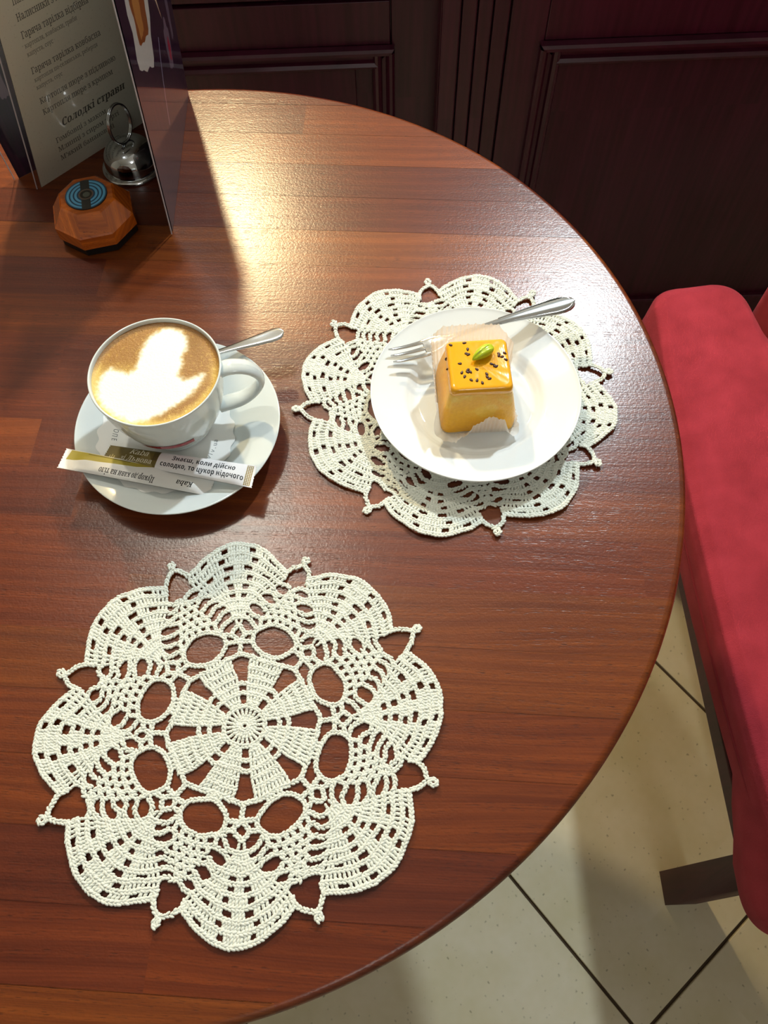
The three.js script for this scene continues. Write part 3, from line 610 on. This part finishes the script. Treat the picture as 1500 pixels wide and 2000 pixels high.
{
  // fork along +x of its own frame, from the tine tips to the end of the handle
  const tip = V(0.0100, T + 0.0250, -0.3672), end = V(0.1490, T + 0.0345, -0.4058), d = end.clone().sub(tip), L = d.length();
  const t = thing('dessert_fork', 'small steel three-tined fork lying across the cake plate behind the cake', 'fork', [tip.x, tip.y, tip.z], Math.atan2(-d.z, d.x));
  const tilt = Math.asin(d.y / L);
  const rot = (geo) => geo.rotateZ(tilt);
  const W2 = 0.0082;
  for (let k = -1; k <= 1; k++) {
    const st = [[0, 0.0003, 0.0012], [0.004, 0.0011, -0.0002], [0.012, 0.0016, -0.0016], [0.024, 0.0019, -0.0024], [0.029, 0.0021, -0.0022]];
    obj('tine', rot(bar(spl(st, 20), 0.0016, 6).translate(0, 0, k * 0.0061)), M.steel, t);
  }
  obj('fork_root', rot(bar(spl([[0.027, W2, -0.0023, 0.0006], [0.034, W2 * 0.98, -0.0019, 0.0008], [0.041, 0.0064, -0.0008, 0.0006], [0.047, 0.0036, 0.0004, 0]], 20), 0.0018)), M.steel, t);
  const hs = [[0.045, 0.0040, 0.0002, 0], [0.054, 0.0026, 0.0012, -0.0002], [0.075, 0.0024, 0.0020, -0.0003], [0.098, 0.0038, 0.0020, -0.0006], [0.118, 0.0062, 0.0012, -0.0012], [0.132, 0.0076, 0.0004, -0.0016], [0.139, 0.0078, 0.0000, -0.0016], [0.1445, 0.0068, -0.0003, -0.0014], [0.1480, 0.0047, -0.0006, -0.0010], [0.1500, 0.0004, -0.0008, 0]];
  obj('handle', rot(bar(spl(hs, 90), 0.0022)), M.steel, t);
  const rim = []; const hw = (x) => { let k = 1; while (k < hs.length - 1 && hs[k][0] < x) k++; const a = hs[k - 1], b = hs[k], q = clamp((x - a[0]) / (b[0] - a[0])); return [mix(a[1], b[1], q), mix(a[2], b[2], q)]; };
  for (let i = 0; i <= 48; i++) { const s = i / 48 * 2 - 1, a = Math.abs(s), x = a > 0.35 ? mix(0.137, 0.088, (a - 0.35) / 0.65) : 0.137 + 0.0105 * Math.cos(a / 0.35 * Math.PI / 2), w = a > 0.35 ? hw(x)[0] * 0.84 : hw(0.137)[0] * 0.84 * Math.sin(a / 0.35 * Math.PI / 2); rim.push([x, hw(x)[1] + 0.0003, Math.sign(s) * w]); }
  obj('handle_border', rot(tube(rim, 0.0006, 80, 6)), M.steel, t);
}

/* ------------------------------------------------------------------ cup, saucer, coaster, spoon, sugar */
const SA = [-0.1502, T + 0.0002, -0.3182], CU = [-0.1536, T + 0.0082, -0.3275];
{
  const t = thing('saucer', 'white porcelain saucer under the cup of cappuccino', 'saucer', SA);
  const prof = [[0, 0.0058], [0.026, 0.0058], [0.036, 0.0066], [0.045, 0.0095], [0.056, 0.0142], [0.066, 0.0180], [0.0735, 0.0201], [0.0756, 0.0204], [0.0757, 0.0194], [0.0735, 0.0176], [0.060, 0.0122], [0.048, 0.0070], [0.042, 0.0025], [0.040, 0.0], [0.036, 0.0], [0.034, 0.002], [0.02, 0.0028], [0, 0.0028]];
  obj('saucer_body', lathe(curve2(prof, 140), 128), M.porcelain, t);
}
{
  // scalloped paper coaster with print round its border
  const tex = canvasTex(1024, 1024, (x) => {
    x.fillStyle = '#fbfbf9'; x.fillRect(0, 0, 1024, 1024);
    x.fillStyle = '#5d6468'; x.font = '46px sans-serif'; x.textAlign = 'center'; x.textBaseline = 'middle';
    const ring = (s, from, step, r) => [...s].forEach((ch, i) => { const a = from + i * step; x.save(); x.translate(512 + r * Math.cos(a), 512 + r * Math.sin(a)); x.rotate(a - Math.PI / 2); x.fillText(ch, 0, 0); x.restore(); });
    ring('ОПЕ', 3.30, -0.10, 385);
    ring('lviv.ua', 0.58, -0.082, 352);
  });
  const n = 160, geo = grid(n, 12, (u, v) => {
    const a = u * Math.PI * 2, R = (0.0500 + 0.0011 * Math.sin(a * 22)) * v, x = R * Math.cos(a), z = R * Math.sin(a);
    const px = x - 0.160 - SA[0], pz = z - 0.3125 - SA[2], d = Math.hypot(px, pz);                 // lies on the saucer
    const y = 0.0062 + (d < 0.030 ? 0 : d < 0.045 ? 0.0034 * ((d - 0.030) / 0.015) ** 1.4 : 0.0034 + 0.42 * (d - 0.045)) + 0.0004;
    return [x, y, z];
  });
  const p = geo.attributes.position, uv = geo.attributes.uv; for (let i = 0; i < p.count; i++) uv.setXY(i, 0.5 + p.getX(i) / 0.104, 0.5 - p.getZ(i) / 0.104);
  const o = obj('paper_coaster', geo, std({ color: 0xffffff, map: tex, roughness: 0.85, side: THREE.DoubleSide }));
  o.position.set(-0.160, SA[1], -0.3125); tag(o, 'white scalloped paper coaster with printing, between cup and saucer', 'coaster');
}
{
  const t = thing('coffee_cup', 'white porcelain cup of cappuccino with a red printed band', 'cup', CU, 0); t.scale.setScalar(0.985);
  const out = [[0.0240, 0.0], [0.0268, 0.0004], [0.0268, 0.0030], [0.0284, 0.0062], [0.0330, 0.0130], [0.0382, 0.0230], [0.0424, 0.0360], [0.0450, 0.0500], [0.0462, 0.0610], [0.0466, 0.0642], [0.0460, 0.0650], [0.0450, 0.0643], [0.0443, 0.0600], [0.0432, 0.0480], [0.0405, 0.0310], [0.0360, 0.0180], [0.029, 0.0080], [0.020, 0.0045], [0, 0.0040]];
  obj('cup_body', lathe(curve2(out, 150), 128), M.porcelain, t);
  obj('cup_foot', lathe([[0, 0.002], [0.0235, 0.002], [0.0245, 0.0], [0.0262, 0.0002]], 64), M.porcelain, t);
  // handle: flattened strap bent into an ear, towards the right
  const pts = [[0.0425, 0.0560, 0], [0.0510, 0.0585, 0], [0.0620, 0.0560, 0], [0.0690, 0.0480, 0], [0.0700, 0.0385, 0], [0.0640, 0.0285, 0], [0.0530, 0.0200, 0], [0.0360, 0.0150, 0]];
  const cv = new THREE.CatmullRomCurve3(pts.map((p) => V(...p)), false, 'centripetal');
  const hg = grid(60, 16, (u, v) => {
    const c = cv.getPoint(u), tg = cv.getTangent(u), nrm = V(-tg.y, tg.x, 0), a = v * Math.PI * 2, w = mix(0.0056, 0.0072, Math.abs(u - 0.5) * 2), h = mix(0.0028, 0.0036, Math.abs(u - 0.5) * 2);
    return [c.x + nrm.x * h * Math.cos(a), c.y + nrm.y * h * Math.cos(a), w * Math.sin(a)];
  });
  const handle = obj('handle', hg, M.porcelain, t); handle.rotation.y = 0.10;
  // printed red band on the front of the cup
  const band = canvasTex(512, 128, (x, w, h) => { x.fillStyle = '#b3203a'; x.fillRect(0, 0, w, h); x.strokeStyle = '#e7c6cb'; x.lineWidth = 3; x.beginPath(); for (let i = 0; i < 34; i++) { const k = 40 + i * 11; x.moveTo(k, 66 + (i * 7 % 5)); x.lineTo(k + 6, 66 + (i * 5 % 7)); } x.stroke(); });
  const bg = grid(28, 6, (u, v) => { const a = mix(-0.42, 0.56, u), y = mix(0.0215, 0.0290, v), r = 0.0002 + (y < 0.023 ? mix(0.0330, 0.0382, (y - 0.013) / 0.010) : mix(0.0382, 0.0424, (y - 0.023) / 0.013)) + 0.0004; return [r * Math.sin(a), y, r * Math.cos(a)]; });
  const b = obj('printed_band', bg, phy({ color: 0xffffff, map: band, roughness: 0.12, clearcoat: 0.5, clearcoatRoughness: 0.05 }), t); b.userData.label = 'red printed band';
  // coffee with poured milk
  const shape = [[545, 215], [560, 180], [600, 140], [650, 118], [700, 108], [770, 130], [812, 180], [822, 235], [792, 290], [802, 335], [780, 400], [820, 430], [900, 405], [948, 398], [935, 440], [880, 505], [800, 565], [720, 612], [620, 652], [520, 655], [430, 622], [350, 565], [300, 505], [288, 430], [318, 370], [350, 342], [400, 362], [470, 382], [512, 350], [522, 280]].map(([x, y]) => [(x - 640) / 392, (y - 383) / 305]);
  const sdf = (x, y) => { let d = 9, s = 1; for (let i = 0, j = shape.length - 1; i < shape.length; j = i++) { const [ax, ay] = shape[i], [bx, by] = shape[j], ex = bx - ax, ey = by - ay, wx = x - ax, wy = y - ay, q = clamp((wx * ex + wy * ey) / (ex * ex + ey * ey)); d = Math.min(d, Math.hypot(wx - ex * q, wy - ey * q)); if ((ay > y) !== (by > y) && x < ex * (y - ay) / ey + ax) s = -s; } return s * d; };
  const tex = dataTex(640, 640, (u, v) => {
    const x = (u * 2 - 1) * 1.0, y = (1 - v * 2) * -1.0 * -1, yy = -y, r = Math.hypot(x, y);
    const n1 = N(x * 5, y * 5, 3), n2 = N(x * 16, y * 16, 5), n3 = N(x * 60, y * 60, 7);
    const dd = sdf(x, yy) + 0.035 * n2 + 0.02 * n1 + 0.008 * n3;
    const milk = 1 - smooth(-0.06, 0.07, dd);
    const pale = clamp(smooth(0.80, 0.95, r + 0.06 * n1) * 0.8 * smooth(-0.6, 0.3, yy) + 0.75 * smooth(0.2, -0.4, x + 0.3 * n1) * smooth(-0.35, 0.1, yy) + 0.35 * smooth(0.25, 0.5, n2 + 0.5 * n3));
    let c = [mix(0.58, 0.82, pale), mix(0.39, 0.69, pale), mix(0.10, 0.35, pale)];
    const dark = smooth(0.93, 0.99, r) * smooth(0.2, -0.5, yy); c = c.map((q, i) => mix(q, [0.52, 0.35, 0.14][i], dark * 0.7));
    const bub = smooth(0.62, 0.72, N(x * 26, y * 26, 11)) * (1 - milk) + 0.6 * smooth(0.58, 0.7, N(x * 34, y * 34, 13)) * smooth(0.22, 0.05, Math.hypot(x + 0.22, yy - 0.42));
    const grainy = 0.05 * n3;
    return [0, 1, 2].map((i) => mix(mix(c[i] + grainy, [0.965, 0.96, 0.93][i], milk), [0.36, 0.25, 0.09][i], bub * 0.6));
  }, true);
  const cg = grid(96, 20, (u, v) => { const a = u * Math.PI * 2, r = v * 0.0445; return [r * Math.cos(a), 0.0612 + 0.0006 * (1 - v * v) + 0.00012 * N(r * Math.cos(a) * 300, r * Math.sin(a) * 300, 1) + 0.001 * smooth(0.97, 1, v), r * Math.sin(a)]; });
  const cp = cg.attributes.position, cuv = cg.attributes.uv; for (let i = 0; i < cp.count; i++) cuv.setXY(i, 0.5 + cp.getX(i) / 0.0888, 0.5 + cp.getZ(i) / 0.0888);
  const f = obj('coffee_foam', flip(cg), std({ color: 0xffffff, map: tex, roughness: 0.5, bumpMap: rep(fuzzBump, 0.6, 0.6), bumpScale: 0.0003 }), t); f.userData.label = 'golden coffee with white poured milk figure';
}
function flip(g) { const a = g.index.array; for (let i = 0; i < a.length; i += 3) { const k = a[i]; a[i] = a[i + 1]; a[i + 1] = k; } g.computeVertexNormals(); return g; }
{
  // teaspoon behind the cup, its handle over the saucer's rim
  const end = V(-0.0718, T + 0.0305, -0.3908), b = V(-0.1830, T + 0.0165, -0.3615), d = b.clone().sub(end), L = d.length();
  const t = thing('teaspoon', 'steel teaspoon lying on the saucer behind the coffee cup', 'teaspoon', [end.x, end.y, end.z], Math.atan2(-d.z, d.x));
  const tilt = Math.asin(d.y / L), rot = (g) => g.rotateZ(tilt);
  obj('handle', rot(bar(spl([[0, 0.0012, 0.0002], [0.0022, 0.0048, 0.0002], [0.007, 0.0062, 0.0002], [0.02, 0.0054, 0.0004], [0.045, 0.0030, 0.0012], [0.068, 0.0022, 0.0018], [0.082, 0.0024, 0.001]], 50), 0.0018)), M.steel, t);
  obj('bowl', rot(bar(spl([[0.080, 0.0022, 0.001, 0], [0.085, 0.0060, -0.0006, 0.0016], [0.095, 0.0112, -0.0030, 0.0040], [0.105, 0.0116, -0.0032, 0.0042], [0.113, 0.0080, -0.0012, 0.0022], [0.1165, 0.0008, 0.001, 0]], 40), 0.0012)), M.steel, t);
}
/** paper stick: corners of the left and the right end on the table, seen from above, with heights; a soft pillow between two crimps */
function sachet(name, label, corners, thick, tex, flipJag, sag) {
  const [A, B, C, Dd] = corners.map((p) => V(p[0], T + p[1], p[2]));                       // back left, front left, back right, front right
  const n = 60, m = 16, P = (u, t) => A.clone().lerp(C, u).lerp(B.clone().lerp(Dd, u), t);
  const jag = (u, t) => 0.0011 * (Math.abs((t * 9 % 1) * 2 - 1) - 0.5);
  const side = (top) => grid(n, m, (u, v) => {
    const q = P(clamp(u), v), body = smooth(0.06, 0.17, u) * smooth(0.985, 0.87, u), w = Math.sqrt(Math.max(0, 1 - (v * 2 - 1) ** 2 * 0.999));
    const y = (top ? 1 : -1) * (0.00025 + thick * body * w * (0.85 + 0.3 * N(u * 7, v * 2, thick * 900))) + sag * body * 0.5 * -Math.sin(u * Math.PI);
    const ax = C.clone().sub(A).normalize(), e = u === 0 ? -1 : u === 1 ? 1 : 0;
    q.addScaledVector(ax, e * jag(u, v) * (e < 0 || flipJag ? 1 : 0.6));
    return [q.x, q.y + y + (top ? 0 : 0), q.z];
  });
  const up = flip(side(true)), dn = side(false), suv = up.attributes.uv;
  for (let i = 0; i < suv.count; i++) suv.setY(i, 1 - suv.getY(i));
  const t = thing(name, label, 'sugar sachet', [0, 0, 0], 0);
  const c = A.clone().add(Dd).multiplyScalar(0.5); t.position.set(c.x, T, c.z);
  const mat = std({ color: 0xffffff, map: tex, roughness: 0.55 });
  obj('printed_face', up.translate(-c.x, -T, -c.z), mat, t);
  obj('plain_face', dn.translate(-c.x, -T, -c.z), std({ color: 0xf1efe9, roughness: 0.6 }), t);
  return t;
}
{
  const t1 = canvasTex(1536, 192, (x, w, h) => {
    x.fillStyle = '#efedf0'; x.fillRect(0, 0, w, h);
    x.fillStyle = '#6f5f28'; x.beginPath(); x.moveTo(0, 0); x.lineTo(560, 0); x.lineTo(548, h); x.lineTo(0, h); x.fill();
    x.fillStyle = '#8b7c46'; x.beginPath(); x.moveTo(430, 0); x.lineTo(530, h); x.lineTo(330, h); x.fill();
    x.fillStyle = '#584a1d'; x.fillRect(500, 0, 52, h * 0.6);
    x.fillStyle = '#f4f0e2'; x.font = 'italic 82px serif'; x.textAlign = 'center'; x.fillText('Kaba', 345, 82); x.font = 'italic 72px serif'; x.fillText('зі Львова', 335, 158);
    x.fillStyle = '#cdbb78'; for (let i = 0; i < 3; i++) x.fillRect(50 + i * 22, 120 - (i % 2) * 14, 9, 30 + (i % 2) * 14);
    x.fillStyle = '#23262b'; x.font = 'bold 66px sans-serif'; x.textAlign = 'left'; x.fillText('Знаєш, коли дійсно', 690, 80); x.fillText('солодко, то цукор нідочого', 590, 150, 850);
    x.fillStyle = '#8a7530'; for (let i = 0; i < 13; i++) x.fillRect(1448, 8 + i * 14, 66, 5); for (let i = 0; i < 4; i++) x.fillRect(1452 + i * 17, 8, 8, 176);
  });
  const t2 = canvasTex(1536, 192, (x, w, h) => {
    x.fillStyle = '#f4f3f1'; x.fillRect(0, 0, w, h);
    x.fillStyle = '#b7a63c'; x.beginPath(); x.moveTo(60, 4); x.lineTo(980, 24); x.lineTo(760, 62); x.lineTo(40, 100); x.fill();
    x.fillStyle = '#7a6a25'; x.fillRect(250, 20, 430, 9);
    x.save(); x.translate(w, h); x.rotate(Math.PI); x.fillStyle = '#222120'; x.font = 'italic bold 66px serif'; x.textAlign = 'left'; x.fillText('Kaba', 170, 84); x.font = 'italic bold 74px serif'; x.fillText('Цукор до кави на тіло', 560, 66, 560); x.restore();
  });
  sachet('sugar_sachet', 'white and gold sugar stick with upside-down lettering, jutting left over the saucer rim', [[-0.2266, 0.0265, -0.2955], [-0.2309, 0.0265, -0.2800], [-0.1200, 0.0168, -0.2722], [-0.1242, 0.0162, -0.2577]], 0.0034, t2, true, 0);
  sachet('sugar_sachet', 'white sugar stick with an olive label, leaning against the foot of the cup', [[-0.1980, 0.0195, -0.3012], [-0.2022, 0.0205, -0.2890], [-0.0889, 0.0262, -0.2750], [-0.0921, 0.0255, -0.2580]], 0.0030, t1, false, 0);
}

/* ------------------------------------------------------------------ menu stand, card holder, call button */
{
  const page = canvasTex(1024, 1280, (x, w, h) => {
    x.fillStyle = '#e6e6d4'; x.fillRect(0, 0, w, h);
    for (let i = 0; i < 1500; i++) { x.fillStyle = `rgba(90,95,70,${0.05 + 0.1 * rnd()})`; x.fillRect(rnd() * w, rnd() * h, 3 + rnd() * 4, 2 + rnd() * 5); }
    x.fillStyle = '#3a3c32'; x.textAlign = 'left'; x.setTransform(0.74, 0, 0, 1, 30, 0);
    const big = (s, y, l = 130) => { x.font = '52px serif'; x.fillText(s, l, y); }, small = (s, y, l = 134) => { x.font = '36px serif'; x.fillStyle = '#66685a'; x.fillText(s, l, y); x.fillStyle = '#3a3c32'; };
    big('Пельмені домашні', 90); big('Палюшки з маком', 170); big('Налисники з м’ясом', 250);
    big('Гаряча тарілка відбірна', 340); small('картопля, ковбаски, гриби', 392); small('капуста, соус', 440);
    big('Гаряча тарілка ковбасна', 540); small('картопля по-селянськи, реберця', 590); small('капуста, соус', 638);
    big('Картопля пюре з підливою', 730); big('Картопля пюре з кропом', 805);
    x.font = 'italic bold 74px serif'; x.fillText('Солодкі страви', 250, 945);
    big('Гомбовці з маком', 1035, 170); big('Млинці з сиром терті', 1105, 170); big('М’який банановий', 1175, 170);
  });
  const art = canvasTex(1024, 1280, (x, w, h) => {
    x.fillStyle = '#1f1226'; x.fillRect(0, 0, w, h);
    for (let i = 0; i < 260; i++) { x.fillStyle = `rgba(${90 + rnd() * 60},${30 + rnd() * 20},${60 + rnd() * 50},0.10)`; x.fillRect(rnd() * w, rnd() * h, 8 + rnd() * 14, 60 + rnd() * 260); }
    // u = 0 at the near edge; a plate of food in the upper part, chalk strokes below
    const blob = (cx, cy, rx, ry, col, ph) => { x.fillStyle = col; x.beginPath(); for (let i = 0; i <= 40; i++) { const a = i / 40 * Math.PI * 2, k = 1 + 0.09 * Math.sin(a * 5 + ph) + 0.05 * Math.sin(a * 9 + ph * 2); x.lineTo(cx + rx * k * Math.cos(a), cy + ry * k * Math.sin(a)); } x.fill(); };
    blob(330, 330, 215, 280, '#c9c1b8', 1); blob(345, 280, 150, 215, '#8a4a1c', 2); blob(300, 330, 60, 120, '#b9793a', 3); blob(400, 210, 60, 90, '#5c2a12', 4);
    x.strokeStyle = '#8d819a'; x.lineWidth = 14; x.beginPath(); x.moveTo(580, 640); x.quadraticCurveTo(470, 800, 430, 1000); x.stroke(); x.beginPath(); x.moveTo(620, 120); x.lineTo(660, 330); x.stroke();
    blob(760, 800, 60, 130, '#6d5a68', 2); blob(770, 830, 26, 60, '#a1283f', 1); blob(900, 700, 30, 170, '#5f4f5e', 3);
  });
  const F = V(-0.1778, T + 0.0004, -0.7192), Hm = 0.215;
  const st = thing('menu_stand', 'laminated menu standing open at the back left edge of the table', 'menu', [F.x, F.y, F.z]);
  const leaf = (dir, up, wBottom, wTop, art1, art2, seal) => {
    const d = V(...dir).normalize(), u = V(...up).normalize(), nrm = d.clone().cross(u).normalize();
    const P = (a, b, o) => { const w = mix(wBottom[0], wTop[0], b), e = mix(wBottom[1], wTop[1], b), q = d.clone().multiplyScalar(mix(w, e, a)).addScaledVector(u, b * Hm / u.y).addScaledVector(nrm, o); return [q.x, q.y, q.z]; };
    const one = (o) => grid(12, 12, (a, b) => P(a, b, o));
    const l = obj('leaf', [one(0.00025), flip(one(-0.00025))], std({ color: 0x1a1020, roughness: 0.4 }), st);
    obj('printed_page', one(0.0004), phy({ color: 0xffffff, map: art1, roughness: 0.35, clearcoat: 1, clearcoatRoughness: 0.03, side: THREE.DoubleSide }), l);
    obj('printed_page', flip(one(-0.0004)), phy({ color: 0xffffff, map: art2, roughness: 0.35, clearcoat: 1, clearcoatRoughness: 0.03, side: THREE.DoubleSide }), l);
    // welded clear border of the pouch
    const e = seal, pp = [];
    pp.push(grid(1, 12, (a, b) => { const p = P(1, b, 0); const k = d.clone().multiplyScalar(a * e); return [p[0] + k.x, p[1], p[2] + k.z]; }));
    pp.push(grid(12, 1, (a, b) => { const p = P(a, 0, 0); return [p[0], p[1] + (b - 1) * 0 + b * 0.0002, p[2]]; }));
    obj('clear_border', pp, M.clear, l);
    obj('border_edge', tube([0, 0.25, 0.5, 0.75, 1].map((b) => { const p = P(1, b, 0), k = d.clone().multiplyScalar(e); return [p[0] + k.x, p[1] + 0.0006, p[2] + k.z]; }), 0.00055, 12, 6), std({ color: 0xc9c6cc, roughness: 0.3 }), l);
  };
  const mirror = (t) => { const c = t.clone(); c.repeat.x = -1; c.offset.x = 1; c.wrapS = THREE.RepeatWrapping; c.needsUpdate = true; return c; };
  // leaf that faces right; u runs from the fold to the near edge, so its print is turned round
  leaf([0, 0, 1], [0.0690, 0.9976, 0], [0.002, 0.186], [0.002, 0.186], art, mirror(art), 0.004);
  // written page that faces the guest, leaning towards the viewer
  leaf([-0.7136, 0, 0.7006], [0.268, 0.924, 0.273], [0.004, 0.177], [0.062, 0.177], page, mirror(page), 0.0042);
  // third leaf further round to the left
  leaf([-0.803, 0, 0.596], [0.0, 1, 0], [0.004, 0.186], [0.004, 0.186], mirror(art), art, 0.004);
}
{
  const t = thing('card_holder', 'chrome dome card holder with an upright wire ring, in front of the menu page', 'card holder', [-0.2215, T, -0.6190]);
  obj('dome', lathe(curve2([[0.0248, 0.003], [0.0247, 0.008], [0.0230, 0.0150], [0.0185, 0.0212], [0.0105, 0.0254], [0.0001, 0.0268]], 50), 64), M.chrome, t);
  obj('base_rim', lathe([[0, 0], [0.0278, 0], [0.0288, 0.001], [0.0284, 0.0025], [0.0268, 0.0034], [0.0246, 0.0040]], 64), M.chrome, t);
  const ring = []; for (let i = 0; i < 28; i++) { const a = i / 28 * Math.PI * 2; ring.push([0.0135 * Math.sin(a), 0.0445 + 0.0178 * Math.cos(a), 0.0005]); }
  const w = obj('wire_ring', [tube(ring, 0.0009, 80, 8, true), tube(ring.map(([x, y, z]) => [x, y, z + 0.0018]), 0.0009, 80, 8, true)], M.chrome, t); w.rotation.y = 1.05;
}
{
  const t = thing('call_button', 'faceted orange wooden call button with blue ringed top, on the table left', 'call button', [-0.2425, T, -0.5415], 0.22);
  const map = rep(woodMap, 1, 1), R8 = (r, y) => { const o = []; for (let k = 0; k < 8; k++) { const a = (k + 0.5) / 8 * Math.PI * 2; o.push([r * Math.sin(a), y, r * Math.cos(a)]); } return o; };
  const facets = (rings) => {                          // flat facets between octagons
    const p = [], uv = []; for (let i = 0; i + 1 < rings.length; i++) for (let k = 0; k < 8; k++) {
      const a = rings[i][k], b = rings[i][(k + 1) % 8], c = rings[i + 1][(k + 1) % 8], d = rings[i + 1][k];
      for (const q of [a, b, c, a, c, d]) { p.push(...q); uv.push((q[0] + 0.3 + q[1]) / 0.25, (q[2] + q[1]) / 0.12); }
    }
    const g = new THREE.BufferGeometry(); g.setAttribute('position', new THREE.Float32BufferAttribute(p, 3)); g.setAttribute('uv', new THREE.Float32BufferAttribute(uv, 2)); g.computeVertexNormals(); return g;
  };
  const wm = phy({ color: new THREE.Color().setRGB(0.74, 0.175, 0.012), map, roughness: 0.14, clearcoat: 0.8, clearcoatRoughness: 0.08 });
  obj('wooden_case', facets([R8(0.0352, 0.0075), R8(0.0362, 0.0085), R8(0.0362, 0.0200), R8(0.0350, 0.0212), R8(0.0252, 0.0345), R8(0.0235, 0.0356), R8(0.0001, 0.0358)]), wm, t);
  obj('base', facets([R8(0.0330, 0), R8(0.0348, 0.001), R8(0.0348, 0.0078), R8(0.001, 0.0079)]), M.black, t);
  const disc = canvasTex(256, 256, (x) => {
    x.fillStyle = '#22506f'; x.fillRect(0, 0, 256, 256); x.translate(128, 128);
    for (const r of [112, 88, 64]) { x.beginPath(); x.arc(0, 0, r, 0, 7); x.strokeStyle = '#62b4e2'; x.lineWidth = 15; x.stroke(); x.beginPath(); x.arc(0, 0, r - 11, 0, 7); x.strokeStyle = '#173f66'; x.lineWidth = 5; x.stroke(); }
    x.fillStyle = '#2b2f30'; x.beginPath(); x.moveTo(-28, -128); x.lineTo(28, -128); x.lineTo(22, 128); x.lineTo(-34, 128); x.fill();
    x.beginPath(); x.arc(0, 0, 46, 0, 7); x.fillStyle = '#6b5a50'; x.fill(); x.beginPath(); x.arc(0, 0, 37, 0, 7); x.fillStyle = '#23221f'; x.fill(); x.beginPath(); x.arc(2, 2, 22, 0, 7); x.fillStyle = '#5d6258'; x.fill();
  });
  const dg = new THREE.CircleGeometry(0.0176, 48).rotateX(-Math.PI / 2).translate(0, 0.0366, 0), side = new THREE.CylinderGeometry(0.0176, 0.0178, 0.0010, 48, 1, true).translate(0, 0.0361, 0);
  obj('ringed_top', dg, phy({ color: 0xffffff, map: disc, roughness: 0.25, clearcoat: 0.7, clearcoatRoughness: 0.1 }), t).userData.label = 'blue and black ringed disc';
  obj('top_rim', side, M.black, t);
}

renderer.render(scene, camera);
